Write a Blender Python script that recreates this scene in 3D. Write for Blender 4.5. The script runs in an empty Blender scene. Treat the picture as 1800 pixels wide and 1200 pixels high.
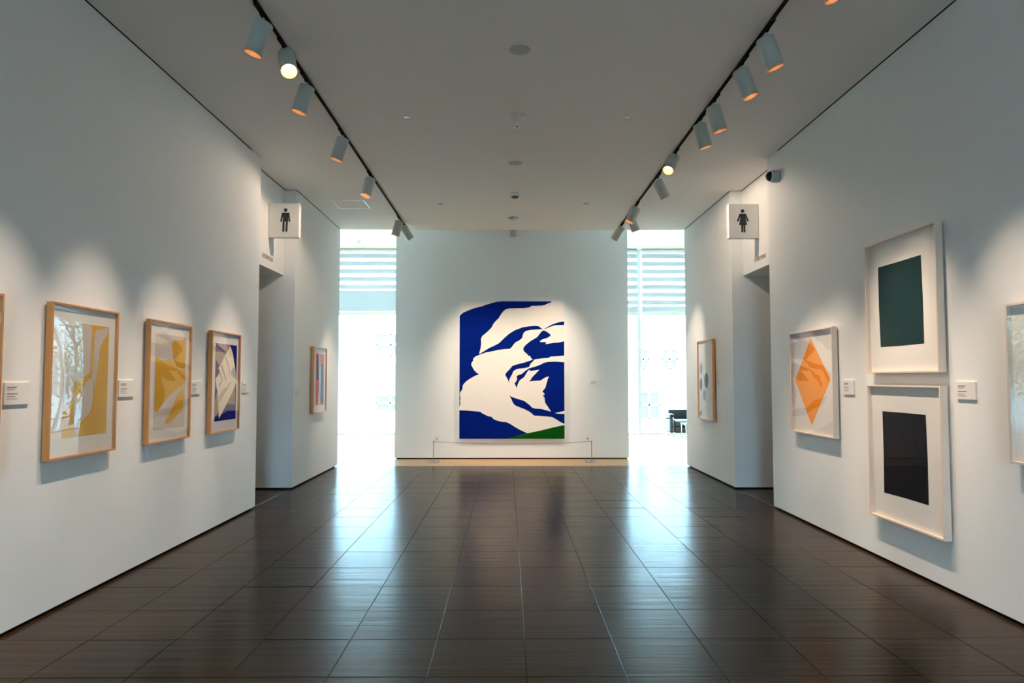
import bpy, math, random
from mathutils import Vector, Matrix
from mathutils.geometry import tessellate_polygon

random.seed(7)
SC = bpy.context.scene
COL = SC.collection

# ------------------------------------------------------------------ camera, world, sun, exposure
H_EYE = 1.5
cam_data = bpy.data.cameras.new('camera')
cam_data.sensor_width = 36.0
cam_data.lens = 24.0
cam_data.shift_y = 7.38 / 1800.0
cam_data.clip_start = 0.05
cam = bpy.data.objects.new('camera', cam_data)
COL.objects.link(cam)
cam.location = (0, 0, H_EYE)
cam.rotation_euler = (math.pi / 2 + 0.0494, 0.0, -0.0067)
SC.camera = cam

SC.view_settings.view_transform = 'Standard'
SC.view_settings.look = 'None'
SC.view_settings.exposure = 0.5
SC.view_settings.gamma = 1.0
SC.view_settings.use_curve_mapping = False

world = bpy.data.worlds.new('sky')
SC.world = world
world.use_nodes = True
bg = world.node_tree.nodes['Background']
bg.inputs['Color'].default_value = (0.48, 0.77, 1.0, 1)
bg.inputs['Strength'].default_value = 33.0

SC.cycles.use_denoising = True
SC.cycles.max_bounces = 14
SC.cycles.diffuse_bounces = 8
SC.cycles.glossy_bounces = 6
SC.cycles.transparent_max_bounces = 16
SC.cycles.sample_clamp_indirect = 6.0

SPOT_W = 172.0
SPOT_COL = (1.0, 0.775, 0.585)

# ------------------------------------------------------------------ dimensions (metres)
XL, XR = -2.95, 3.13          # gallery side walls
CEIL = 4.14                   # gallery ceiling
Y1, Y2, Y3 = 8.08, 9.44, 11.95  # restroom passages, end of the gallery
YF = 12.98                    # free-standing end wall
YG = 18.74                    # lobby glazing
LOB = 5.08                    # lobby ceiling
XW = 11.3                     # lobby half width
YB = -5.0                     # behind the camera
RX0, RX1 = -0.80, 1.0          # added glazed door behind the camera, width set for cool fill light


def lin(r, g, b):
    f = lambda c: (c / 255 / 12.92) if c / 255 <= 0.04045 else ((c / 255 + 0.055) / 1.055) ** 2.4
    return (f(r), f(g), f(b), 1.0)


# ------------------------------------------------------------------ materials
def mat(name, color, rough=0.6, metal=0.0, spec=0.5, noise=0.0, nscale=20.0, bump=0.0, bscale=200.0, stretch=None, coat=0.0):
    m = bpy.data.materials.new(name)
    m.use_nodes = True
    nt = m.node_tree
    b = nt.nodes['Principled BSDF']
    b.inputs['Base Color'].default_value = color
    b.inputs['Roughness'].default_value = rough
    b.inputs['Metallic'].default_value = metal
    b.inputs['Specular IOR Level'].default_value = spec
    b.inputs['Coat Weight'].default_value = coat
    tc = nt.nodes.new('ShaderNodeTexCoord')
    mp = nt.nodes.new('ShaderNodeMapping')
    nt.links.new(tc.outputs['Object'], mp.inputs['Vector'])
    if stretch:
        mp.inputs['Scale'].default_value = stretch
    if noise > 0:
        n = nt.nodes.new('ShaderNodeTexNoise')
        n.inputs['Scale'].default_value = nscale
        n.inputs['Detail'].default_value = 5
        nt.links.new(mp.outputs['Vector'], n.inputs['Vector'])
        hsv = nt.nodes.new('ShaderNodeHueSaturation')
        hsv.inputs['Color'].default_value = color
        mr = nt.nodes.new('ShaderNodeMapRange')
        mr.inputs['To Min'].default_value = 1 - noise
        mr.inputs['To Max'].default_value = 1 + noise
        nt.links.new(n.outputs['Fac'], mr.inputs['Value'])
        nt.links.new(mr.outputs['Result'], hsv.inputs['Value'])
        nt.links.new(hsv.outputs['Color'], b.inputs['Base Color'])
    if bump > 0:
        n2 = nt.nodes.new('ShaderNodeTexNoise')
        n2.inputs['Scale'].default_value = bscale
        n2.inputs['Detail'].default_value = 3
        nt.links.new(mp.outputs['Vector'], n2.inputs['Vector'])
        bp = nt.nodes.new('ShaderNodeBump')
        bp.inputs['Strength'].default_value = bump
        bp.inputs['Distance'].default_value = 0.01
        nt.links.new(n2.outputs['Fac'], bp.inputs['Height'])
        nt.links.new(bp.outputs['Normal'], b.inputs['Normal'])
    return m


def emit_mat(name, color, strength):
    m = bpy.data.materials.new(name)
    m.use_nodes = True
    b = m.node_tree.nodes['Principled BSDF']
    b.inputs['Base Color'].default_value = color
    b.inputs['Emission Color'].default_value = color
    b.inputs['Emission Strength'].default_value = strength
    return m


def glass_mat(name, ior, tint=(1, 1, 1, 1), gain=1.0):
    """thin clear sheet: reflects by Fresnel on its outer side, passes the rest straight through"""
    m = bpy.data.materials.new(name)
    m.use_nodes = True
    nt = m.node_tree
    nt.nodes.clear()
    out = nt.nodes.new('ShaderNodeOutputMaterial')
    mix = nt.nodes.new('ShaderNodeMixShader')
    tr = nt.nodes.new('ShaderNodeBsdfTransparent')
    tr.inputs['Color'].default_value = tint
    gl = nt.nodes.new('ShaderNodeBsdfGlossy')
    gl.inputs['Roughness'].default_value = 0.0
    fr = nt.nodes.new('ShaderNodeFresnel')
    fr.inputs['IOR'].default_value = ior
    geo = nt.nodes.new('ShaderNodeNewGeometry')
    inv = nt.nodes.new('ShaderNodeMath'); inv.operation = 'SUBTRACT'
    inv.inputs[0].default_value = gain
    sc = nt.nodes.new('ShaderNodeMath'); sc.operation = 'MULTIPLY'; sc.inputs[1].default_value = gain
    nt.links.new(geo.outputs['Backfacing'], sc.inputs[0])
    nt.links.new(sc.outputs[0], inv.inputs[1])
    mul = nt.nodes.new('ShaderNodeMath'); mul.operation = 'MULTIPLY'; mul.use_clamp = True
    nt.links.new(fr.outputs[0], mul.inputs[0])
    nt.links.new(inv.outputs[0], mul.inputs[1])
    nt.links.new(mul.outputs[0], mix.inputs['Fac'])
    nt.links.new(tr.outputs[0], mix.inputs[1])
    nt.links.new(gl.outputs[0], mix.inputs[2])
    nt.links.new(mix.outputs[0], out.inputs['Surface'])
    return m


def sheer_mat(name, color, through):
    m = bpy.data.materials.new(name)
    m.use_nodes = True
    nt = m.node_tree
    nt.nodes.clear()
    out = nt.nodes.new('ShaderNodeOutputMaterial')
    mix = nt.nodes.new('ShaderNodeMixShader')
    mix.inputs['Fac'].default_value = through
    mix2 = nt.nodes.new('ShaderNodeMixShader')
    mix2.inputs['Fac'].default_value = 0.6
    d = nt.nodes.new('ShaderNodeBsdfDiffuse'); d.inputs['Color'].default_value = color
    t = nt.nodes.new('ShaderNodeBsdfTranslucent'); t.inputs['Color'].default_value = color
    tr = nt.nodes.new('ShaderNodeBsdfTransparent')
    nt.links.new(d.outputs[0], mix2.inputs[1]); nt.links.new(t.outputs[0], mix2.inputs[2])
    nt.links.new(mix2.outputs[0], mix.inputs[1]); nt.links.new(tr.outputs[0], mix.inputs[2])
    nt.links.new(mix.outputs[0], out.inputs['Surface'])
    return m


def tile_mat():
    m = bpy.data.materials.new('dark_stone_tile')
    m.use_nodes = True
    nt = m.node_tree
    b = nt.nodes['Principled BSDF']
    oi = nt.nodes.new('ShaderNodeObjectInfo')
    tc = nt.nodes.new('ShaderNodeTexCoord')
    geo = nt.nodes.new('ShaderNodeNewGeometry')
    cr = nt.nodes.new('ShaderNodeValToRGB')
    cr.color_ramp.elements[0].color = (0.024, 0.0145, 0.007, 1)
    cr.color_ramp.elements[1].color = (0.034, 0.021, 0.0105, 1)
    nt.links.new(oi.outputs['Random'], cr.inputs['Fac'])
    n = nt.nodes.new('ShaderNodeTexNoise')
    n.inputs['Scale'].default_value = 7; n.inputs['Detail'].default_value = 3; n.inputs['Roughness'].default_value = 0.5
    nt.links.new(geo.outputs['Position'], n.inputs['Vector'])
    hsv = nt.nodes.new('ShaderNodeHueSaturation')
    mr = nt.nodes.new('ShaderNodeMapRange'); mr.inputs['To Min'].default_value = 0.75; mr.inputs['To Max'].default_value = 1.25
    nt.links.new(n.outputs['Fac'], mr.inputs['Value'])
    nt.links.new(mr.outputs['Result'], hsv.inputs['Value'])
    nt.links.new(cr.outputs['Color'], hsv.inputs['Color'])
    nt.links.new(hsv.outputs['Color'], b.inputs['Base Color'])
    # roughness: worn, patchy
    n2 = nt.nodes.new('ShaderNodeTexNoise'); n2.inputs['Scale'].default_value = 3.0; n2.inputs['Detail'].default_value = 6
    nt.links.new(geo.outputs['Position'], n2.inputs['Vector'])
    mr2 = nt.nodes.new('ShaderNodeMapRange'); mr2.inputs['To Min'].default_value = 0.20; mr2.inputs['To Max'].default_value = 0.268
    nt.links.new(n2.outputs['Fac'], mr2.inputs['Value'])
    nt.links.new(mr2.outputs['Result'], b.inputs['Roughness'])
    b.inputs['Specular IOR Level'].default_value = 0.12
    # honed ripples across the corridor + fine grain
    mp = nt.nodes.new('ShaderNodeMapping'); mp.inputs['Scale'].default_value = (0.6, 9.0, 1.0)
    nt.links.new(geo.outputs['Position'], mp.inputs['Vector'])
    n3 = nt.nodes.new('ShaderNodeTexNoise'); n3.inputs['Scale'].default_value = 1.6; n3.inputs['Detail'].default_value = 4
    nt.links.new(mp.outputs['Vector'], n3.inputs['Vector'])
    bp = nt.nodes.new('ShaderNodeBump'); bp.inputs['Strength'].default_value = 0.4; bp.inputs['Distance'].default_value = 0.006
    nt.links.new(n3.outputs['Fac'], bp.inputs['Height'])
    nt.links.new(bp.outputs['Normal'], b.inputs['Normal'])
    return m


M = {}
M['wall'] = mat('white_wall_paint', (0.80, 0.81, 0.80, 1), 0.75, spec=0.2, noise=0.015, nscale=3, bump=0.10, bscale=240)
M['ceiling'] = mat('white_ceiling_paint', (0.78, 0.745, 0.715, 1), 0.9, spec=0.1, noise=0.01, nscale=2, bump=0.05, bscale=200)
M['gap'] = mat('black_shadow_gap', (0.012, 0.011, 0.011, 1), 0.8)
M['grout'] = mat('dark_grout', (0.016, 0.013, 0.011, 1), 0.85, noise=0.2, nscale=30)
M['tile'] = tile_mat()
M['lobby_floor'] = mat('honey_oak_floor', (0.47, 0.28, 0.13, 1), 0.30, noise=0.12, nscale=6, stretch=(1, 8, 1), bump=0.05, bscale=30)
M['oak'] = mat('oak_frame', lin(184, 120, 60), 0.45, noise=0.18, nscale=14, stretch=(6, 6, 0.8), bump=0.08, bscale=60)
M['pale'] = mat('pale_maple_frame', lin(224, 203, 186), 0.5, noise=0.05, nscale=14, stretch=(6, 6, 0.8), bump=0.05, bscale=60)
M['backing'] = mat('frame_backing', (0.05, 0.045, 0.04, 1), 0.8)
M['mat'] = mat('mat_board', (0.78, 0.76, 0.72, 1), 0.9, spec=0.15, noise=0.01, nscale=40)
M['acrylic'] = glass_mat('picture_acrylic', 1.5, gain=1.15)
M['soft_glass'] = glass_mat('low_gloss_picture_glass', 1.5, gain=0.12)
M['near_glass'] = glass_mat('plain_picture_glass', 1.5, gain=1.7)
M['museum_glass'] = glass_mat('coated_picture_glass', 1.5, gain=0.32)
M['window_glass'] = glass_mat('window_glass', 1.45, tint=(0.95, 0.985, 0.985, 1))
M['alu'] = mat('anodised_aluminium', (0.62, 0.66, 0.68, 1), 0.4, metal=0.6)
M['track'] = mat('black_track', (0.008, 0.008, 0.008, 1), 0.8, spec=0.1)
M['lamp_body'] = mat('white_lamp_enamel', (0.46, 0.49, 0.46, 1), 0.42, noise=0.02)
M['lamp_inner'] = mat('lamp_reflector', (0.62, 0.38, 0.20, 1), 0.35, metal=0.5)  # orange base colour stands for the lamp's warm glow on reflector and rim
M['lens'] = emit_mat('lit_lens', (1.0, 0.78, 0.55, 1), 6.0)
M['steel'] = mat('brushed_steel', (0.42, 0.40, 0.38, 1), 0.32, metal=1.0)
M['chrome'] = mat('chrome_tube', (0.85, 0.87, 0.88, 1), 0.12, metal=1.0)
M['leather'] = mat('black_leather', (0.010, 0.012, 0.014, 1), 0.38, bump=0.15, bscale=120)
M['sign'] = mat('white_acrylic_sign', (0.78, 0.77, 0.74, 1), 0.35)
M['ink'] = mat('black_vinyl', (0.02, 0.02, 0.018, 1), 0.6)
M['grey_ink'] = mat('grey_print_ink', (0.24, 0.22, 0.21, 1), 0.7)
M['tan_metal'] = mat('bronze_letter', (0.60, 0.53, 0.44, 1), 0.5)
M['plaque'] = mat('white_plaque', (0.78, 0.75, 0.72, 1), 0.6)
M['plastic'] = mat('white_plastic', (0.72, 0.72, 0.68, 1), 0.5)
M['grille'] = mat('speaker_grille', (0.46, 0.46, 0.42, 1), 0.8, bump=0.3, bscale=300)
M['dark_plastic'] = mat('dark_plastic', (0.03, 0.028, 0.025, 1), 0.4)
M['cam_grey'] = mat('grey_camera_housing', (0.30, 0.36, 0.36, 1), 0.45)
M['dome'] = mat('black_smoked_dome', (0.004, 0.004, 0.005, 1), 0.3, spec=0.15)
M['led'] = mat('frosted_lens', (0.75, 0.86, 0.84, 1), 0.15)  # on the ceiling covers the bluish tone stands for light falling on them
M['canvas_white'] = mat('white_canvas_paint', (0.83, 0.79, 0.73, 1), 0.8, spec=0.2, noise=0.02, nscale=8, bump=0.08, bscale=350)
M['blue'] = mat('ultramarine_paint', (0.001, 0.011, 0.15, 1), 0.8, spec=0.02, noise=0.25, nscale=5, stretch=(1, 1, 2.5), bump=0.06, bscale=200)
M['green'] = mat('deep_green_paint', (0.002, 0.075, 0.004, 1), 0.7, spec=0.05, noise=0.1, nscale=6)
M['ochre'] = mat('ochre_ink', lin(206, 152, 10), 0.8, spec=0.1, noise=0.03, nscale=30)
M['beige'] = mat('warm_grey_ink', lin(205, 194, 184), 0.85, spec=0.1)
M['navy'] = mat('navy_ink', (0.006, 0.008, 0.13, 1), 0.8, spec=0.1)
M['taupe'] = mat('taupe_ink', lin(158, 138, 124), 0.85, spec=0.1)
M['cream'] = mat('cream_ink', lin(236, 222, 202), 0.85, spec=0.1)
M['palegrey'] = mat('pale_grey_ink', lin(200, 200, 198), 0.85, spec=0.1)  # print and lettering ink, also the painted glare streak on the coral print
M['coral'] = mat('coral_ink', lin(206, 92, 70), 0.85, spec=0.1)
M['steelblue'] = mat('steel_blue_ink', lin(86, 120, 152), 0.85, spec=0.1)
M['oval_grey'] = mat('grey_green_ink', lin(108, 122, 120), 0.85, spec=0.1)
M['oval_blue'] = mat('blue_grey_ink', lin(150, 166, 182), 0.85, spec=0.1)
M['orange'] = mat('orange_ink', lin(240, 140, 8), 0.85, spec=0.1)
M['teal'] = mat('black_teal_ink', lin(22, 52, 54), 0.8, spec=0.1)
M['midnight'] = mat('midnight_ink', lin(12, 14, 26), 0.8, spec=0.1)
M['ground'] = mat('pale_paving', (0.62, 0.62, 0.60, 1), 0.8, noise=0.06, nscale=2)
M['facade'] = mat('white_render', (0.80, 0.81, 0.80, 1), 0.8, noise=0.03, nscale=1.5)
M['facade_glass'] = mat('dark_window_glass', (0.10, 0.115, 0.12, 1), 0.5, spec=0.2)
M['bark'] = mat('tree_bark', (0.16, 0.11, 0.07, 1), 0.85, noise=0.3, nscale=20)
M['leaf'] = mat('leaf_green', (0.05, 0.08, 0.018, 1), 0.55, noise=0.35, nscale=2)
M['sheer'] = sheer_mat('sheer_shade_band', (0.80, 0.81, 0.81, 1), 0.09)
M['solid'] = sheer_mat('solid_shade_band', (0.66, 0.67, 0.67, 1), 0.0)


# ------------------------------------------------------------------ mesh builder
class MB:
    def __init__(self):
        self.v, self.f, self.mi, self.mats, self.smooth = [], [], [], [], []

    def m(self, material):
        if material not in self.mats:
            self.mats.append(material)
        return self.mats.index(material)

    def face(self, pts, material, smooth=False):
        i = len(self.v)
        self.v += [tuple(p) for p in pts]
        self.f.append(tuple(range(i, i + len(pts))))
        self.mi.append(self.m(material)); self.smooth.append(smooth)

    def faces(self, verts, faces, material, smooth=False):
        i = len(self.v)
        self.v += [tuple(p) for p in verts]
        k = self.m(material)
        for f in faces:
            self.f.append(tuple(i + a for a in f)); self.mi.append(k); self.smooth.append(smooth)

    def box(self, lo, hi, material, bev=0.0):
        x0, y0, z0 = lo; x1, y1, z1 = hi
        if bev <= 0:
            vs = [(x0, y0, z0), (x1, y0, z0), (x1, y1, z0), (x0, y1, z0), (x0, y0, z1), (x1, y0, z1), (x1, y1, z1), (x0, y1, z1)]
            fs = [(0, 3, 2, 1), (4, 5, 6, 7), (0, 1, 5, 4), (1, 2, 6, 5), (2, 3, 7, 6), (3, 0, 4, 7)]
            self.faces(vs, fs, material)
            return self
        import bmesh
        bm = bmesh.new()
        bmesh.ops.create_cube(bm, size=1)
        for v in bm.verts:
            v.co = Vector(((v.co.x + .5) * (x1 - x0) + x0, (v.co.y + .5) * (y1 - y0) + y0, (v.co.z + .5) * (z1 - z0) + z0))
        bmesh.ops.bevel(bm, geom=list(bm.edges), offset=bev, segments=2, profile=0.5, affect='EDGES')
        bm.verts.index_update()
        self.faces([v.co for v in bm.verts], [[v.index for v in f.verts] for f in bm.faces], material)
        bm.free()
        return self

    def lathe(self, prof, material, seg=24, axis=Matrix.Identity(4), smooth=True, cap0=False, cap1=False):
        """profile of (radius, height) turned about local z"""
        vs, fs = [], []
        n = len(prof)
        for r, z in prof:
            for k in range(seg):
                a = 2 * math.pi * k / seg
                vs.append(axis @ Vector((r * math.cos(a), r * math.sin(a), z)))
        for i in range(n - 1):
            for k in range(seg):
                k2 = (k + 1) % seg
                fs.append((i * seg + k, i * seg + k2, (i + 1) * seg + k2, (i + 1) * seg + k))
        self.faces(vs, fs, material, smooth)
        if cap0:
            self.face([vs[k] for k in range(seg)][::-1], material)
        if cap1:
            self.face([vs[(n - 1) * seg + k] for k in range(seg)], material)
        return self

    def tube(self, pts, r, material, seg=8, caps=True):
        pts = [Vector(p) for p in pts]
        rings = []
        up = Vector((0.13, 0.21, 0.97))
        for i, p in enumerate(pts):
            d = (pts[min(i + 1, len(pts) - 1)] - pts[max(i - 1, 0)]).normalized()
            a = d.cross(up)
            if a.length < 0.1:
                a = d.cross(Vector((1, 0, 0)))
            a.normalize(); b = d.cross(a).normalized()
            rr = r[i] if isinstance(r, (list, tuple)) else r
            rings.append([p + a * math.cos(2 * math.pi * k / seg) * rr + b * math.sin(2 * math.pi * k / seg) * rr for k in range(seg)])
        vs = [v for ring in rings for v in ring]
        fs = []
        for i in range(len(pts) - 1):
            for k in range(seg):
                k2 = (k + 1) % seg
                fs.append((i * seg + k, (i + 1) * seg + k, (i + 1) * seg + k2, i * seg + k2))
        self.faces(vs, fs, material, True)
        if caps:
            self.face(rings[0], material); self.face(rings[-1][::-1], material)
        return self

    def poly(self, pts3, material):
        """flat concave polygon, triangulated"""
        vs = [Vector(p) for p in pts3]
        tris = tessellate_polygon([vs])
        self.faces(vs, [tuple(t) for t in tris], material)
        return self

    def prism(self, pts3, off, material):
        """flat polygon with thickness: pts3 extruded by off"""
        vs = [Vector(p) for p in pts3]; o = Vector(off); n = len(vs)
        tris = [tuple(t) for t in tessellate_polygon([vs])]
        fs = tris + [tuple(n + a for a in t[::-1]) for t in tris]
        fs += [(k, (k + 1) % n, n + (k + 1) % n, n + k) for k in range(n)]
        self.faces(vs + [v + o for v in vs], fs, material)
        return self

    def mesh(self, name):
        me = bpy.data.meshes.new(name)
        me.from_pydata(self.v, [], self.f)
        for mm in self.mats:
            me.materials.append(mm)
        me.polygons.foreach_set('material_index', self.mi)
        me.polygons.foreach_set('use_smooth', self.smooth)
        me.update()
        return me

    def build(self, name, parent=None, loc=None):
        o = bpy.data.objects.new(name, self.mesh(name))
        COL.objects.link(o)
        if parent is not None:
            o.parent = parent
        if loc is not None:
            o.location = loc
        return o


def recalc(o):
    import bmesh
    bm = bmesh.new(); bm.from_mesh(o.data)
    bmesh.ops.remove_doubles(bm, verts=bm.verts, dist=1e-6)
    bmesh.ops.recalc_face_normals(bm, faces=bm.faces)
    bm.to_mesh(o.data); bm.free()


def tag(o, label=None, cat=None, group=None, kind=None):
    if label: o['label'] = label
    if cat: o['category'] = cat
    if group: o['group'] = group
    if kind: o['kind'] = kind
    return o


def empty(name, loc, label=None, cat=None, group=None):
    o = bpy.data.objects.new(name, None)
    o.empty_display_size = 0.05
    COL.objects.link(o)
    o.location = loc
    return tag(o, label, cat, group)


def rot_to(d):
    """matrix turning local -z to direction d"""
    return Vector((0, 0, -1)).rotation_difference(Vector(d).normalized()).to_matrix().to_4x4()


def structure(name, label, boxes, material, bev=0.0):
    mb = MB()
    for lo, hi in boxes:
        mb.box(lo, hi, material, bev)
    o = mb.build(name)
    return tag(o, label, kind='structure')


# ------------------------------------------------------------------ setting: shell
WT = CEIL   # walls rise into a black groove round the ceiling
WB = 0.022          # wall feet float over a recessed black base
HDR = 2.945
wl = structure('wall_left', 'white gallery wall on the left, hung with three oak frames',
               [((-XW, YB, WB), (XL, Y1, WT))], M['wall'])
structure('wall_left', 'white wall block left of the end opening, past the restroom passage',
          [((-XW, Y2, WB), (XL, Y3, WT))], M['wall'])
structure('wall_left', 'white header over the left restroom passage, set back from the wall',
          [((-5.5, Y1, HDR), (-3.112, Y2, WT)), ((-XW, Y1, WB), (-5.5, Y2, WT))], M['wall'])
structure('wall_right', 'white gallery wall on the right, hung with pale frames',
          [((XR, YB, WB), (XW, Y1, WT))], M['wall'])
structure('wall_right', 'white wall block right of the end opening, past the restroom passage',
          [((XR, Y2, WB), (XW, Y3, WT))], M['wall'])
structure('wall_right', 'white header over the right restroom passage, set back from the wall',
          [((3.29, Y1, HDR), (5.7, Y2, WT)), ((5.7, Y1, WB), (XW, Y2, WT))], M['wall'])
structure('wall_far', 'free-standing white end wall carrying the blue and white painting',
          [((-2.13, YF, WB), (2.30, YF + 0.3, LOB))], M['wall'])
structure('wall_back', 'white wall behind the viewer, either side of the rear glazing', [((-XW, YB - 0.3, 0), (RX0, YB, LOB + .3)), ((RX1, YB - 0.3, 0), (XW, YB, LOB + .3)), ((RX0, YB - .3, 2.4), (RX1, YB, LOB + .3))], M['wall'])
structure('wall_west', 'white side wall of the lobby on the left', [((-XW - 0.3, Y3, 0), (-XW, YG + 0.2, LOB))], M['wall'])
structure('wall_east', 'white side wall of the lobby on the right', [((XW, Y3, 0), (XW + 0.3, YG + 0.2, LOB))], M['wall'])
q = 0.016
structure('ceiling', 'flat white gallery ceiling', [((XL + q, YB, CEIL), (XR - q, Y3, CEIL + .012)), ((-3.112 + q, Y1 - .3, CEIL), (XL + q, Y2 - q, CEIL + .012)),
                                                    ((XR - q, Y1 - .3, CEIL), (3.29 - q, Y2 - q, CEIL + .012)), ((-XW, YB, CEIL + .06), (XW, Y3, LOB + 0.3))], M['ceiling'])
structure('ceiling', 'flat white lobby ceiling beyond the end wall', [((-XW - 0.3, Y3, LOB), (XW + 0.3, YG + 0.25, LOB + 0.3))], M['ceiling'])

g = 0.035
structure('baseboard_left', 'black recessed base under the left gallery wall', [((-XW, YB, 0), (XL - g, Y1 - g, WB + .01))], M['gap'])
structure('baseboard_left', 'black recessed base under the left wall past the passage', [((-XW, Y2 + g, 0), (XL - g, Y3 - g, WB + .01))], M['gap'])
structure('baseboard_right', 'black recessed base under the right gallery wall', [((XR + g, YB, 0), (XW, Y1 - g, WB + .01))], M['gap'])
structure('baseboard_right', 'black recessed base under the right wall past the passage', [((XR + g, Y2 + g, 0), (XW, Y3 - g, WB + .01))], M['gap'])
structure('baseboard_far', 'dark recessed base under the end wall', [((-2.13 + g, YF + g, 0), (2.30 - g, YF + .3, WB + .01))], M['gap'])
structure('trim_1', 'black shadow gap round the edge of the gallery ceiling', [((-XW, YB, CEIL + .012), (XW, Y3 - .01, CEIL + .06))], M['gap'])

# floors
floor = structure('floor', 'dark brown stone tile floor of the gallery', [((-XW, YB, -0.15), (XW, Y3, -0.004))], M['grout'])
structure('floor', 'honey coloured wooden lobby floor', [((-XW - .3, Y3 + 0.0, -0.15), (XW + .3, YG + 0.25, 0.0))], M['lobby_floor'])

TX, TY, SX, SY = 0.0984, 3.53, 0.5023, 0.503
GAP = 0.0028


def tile_mesh(w, d):
    mb = MB()
    e = 0.0018
    x, y = w / 2 - GAP / 2, d / 2 - GAP / 2
    vs = [(-x, -y, -0.012), (x, -y, -0.012), (x, y, -0.012), (-x, y, -0.012),
          (-x, -y, -e), (x, -y, -e), (x, y, -e), (-x, y, -e),
          (-x + e, -y + e, 0), (x - e, -y + e, 0), (x - e, y - e, 0), (-x + e, y - e, 0)]
    fs = [(0, 1, 5, 4), (1, 2, 6, 5), (2, 3, 7, 6), (3, 0, 4, 7), (4, 5, 9, 8), (5, 6, 10, 9), (6, 7, 11, 10), (7, 4, 8, 11), (8, 9, 10, 11)]
    mb.faces(vs, fs, M['tile'])
    return mb.mesh('floor_tile')


tile_cache = {}
rest = MB()


def put_tile(x0, x1, y0, y1, single=True):
    key = (round(x1 - x0, 3), round(y1 - y0, 3))
    if key not in tile_cache:
        tile_cache[key] = tile_mesh(*key)
    rx, ry = random.gauss(0, 0.0028), random.gauss(0, 0.0010)
    rx = max(-.005, min(.005, rx)); ry = max(-.004, min(.004, ry))
    cx, cy = (x0 + x1) / 2, (y0 + y1) / 2
    if single:
        o = bpy.data.objects.new('floor_tile', tile_cache[key])
        COL.objects.link(o)
        o.parent = floor
        o.location = (cx, cy, -0.0004)
        o.rotation_euler = (rx, ry, 0)
    else:
        me = tile_cache[key]
        rest.faces([(v.co.x + cx, v.co.y + cy, v.co.z) for v in me.vertices], [tuple(p.vertices) for p in me.polygons], M['tile'])


for j in range(-17, 17):
    y0 = TY + j * SY; y1 = min(y0 + SY, Y3)
    if y0 >= Y3 - 0.02 or y0 < YB:
        continue
    for i in range(-6, 6):
        x0 = TX + i * SX; x1 = x0 + SX
        if i == -6: x0 = XL - 0.03
        if i == 5: x1 = XR + 0.03
        put_tile(x0, x1, y0, y1, single=j >= -1)
    if Y1 - 0.1 < y0 + SY / 2 < Y2 + 0.1:
        for i in range(-11, -6):
            put_tile(TX + i * SX, TX + i * SX + SX if i < -7 else XL - 0.03, y0, y1, single=i >= -8)
        for i in range(6, 11):
            put_tile(TX + i * SX if i > 6 else XR + 0.03, TX + i * SX + SX, y0, y1, single=i <= 7)
rt = rest.build('floor_tile_field', floor)
rt['kind'] = 'stuff'

# ------------------------------------------------------------------ lobby glazing and shades
MULL = [-9.58, -6.28, -2.98, 0.32, 3.62, 6.92, 10.22]
edges = [-XW] + MULL + [XW]
win = MB().box((-XW, YG - 0.06, 0.0), (XW, YG + 0.06, 0.035), M['alu']).box((-XW, YG - 0.06, LOB - 0.06), (XW, YG + 0.06, LOB), M['alu']).build('window_1')
tag(win, 'wide floor-to-ceiling lobby glazing with slim mullions', kind='structure')
for x in MULL:
    MB().box((x - 0.045, YG - 0.055, 0.035), (x + 0.045, YG + 0.055, LOB - 0.06), M['alu']).build('mullion', win)
for a, b in zip(edges[:-1], edges[1:]):
    MB().box((a + 0.05, YG - 0.006, 0.04), (b - 0.05, YG + 0.006, LOB - 0.065), M['window_glass']).build('pane', win)


rear = MB().box((RX0, YB - 0.18, 0.0), (RX1, YB - 0.06, 0.05), M['alu']).box((RX0, YB - 0.18, 2.34), (RX1, YB - 0.06, 2.4), M['alu']).build('window_2')  # opening added out of view to let cool sky light into the near end
tag(rear, 'glazed doorway behind the viewer', kind='structure')
xm = (RX0 + RX1) / 2
for x in (RX0 + .03, xm, RX1 - .03):
    MB().box((x - 0.03, YB - 0.16, 0.05), (x + 0.03, YB - 0.08, 2.34), M['alu']).build('mullion', rear)
for a, b in ((RX0 + .06, xm - .03), (xm + .03, RX1 - .06)):
    MB().box((a, YB - 0.126, 0.05), (b, YB - 0.114, 2.34), M['window_glass']).build('pane', rear)


def shade(x0, x1, bands, label):
    """zebra roller shade: sheer cloth with solid bands, head tube and bottom bar"""
    root = empty('roller_shade', ((x0 + x1) / 2, YG - 0.16, 3.25), label, 'blind', 'striped roller shades on the lobby glazing')
    w = (x1 - x0) / 2
    MB().tube([(-w, 0, 1.78), (w, 0, 1.78)], 0.045, M['alu'], 12).build('head_tube', root)
    MB().box((-w, -0.002, 0.09), (w, 0.002, 1.76), M['sheer']).build('sheer_cloth', root)
    for z0, z1 in bands:
        MB().box((-w, -0.010, z0 - 3.25), (w, -0.006, z1 - 3.25), M['solid']).build('solid_band', root)
    MB().box((-w - .01, -0.02, 0.0), (w + .01, 0.02, 0.09), M['plastic'], 0.006).build('bottom_bar', root)


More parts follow.
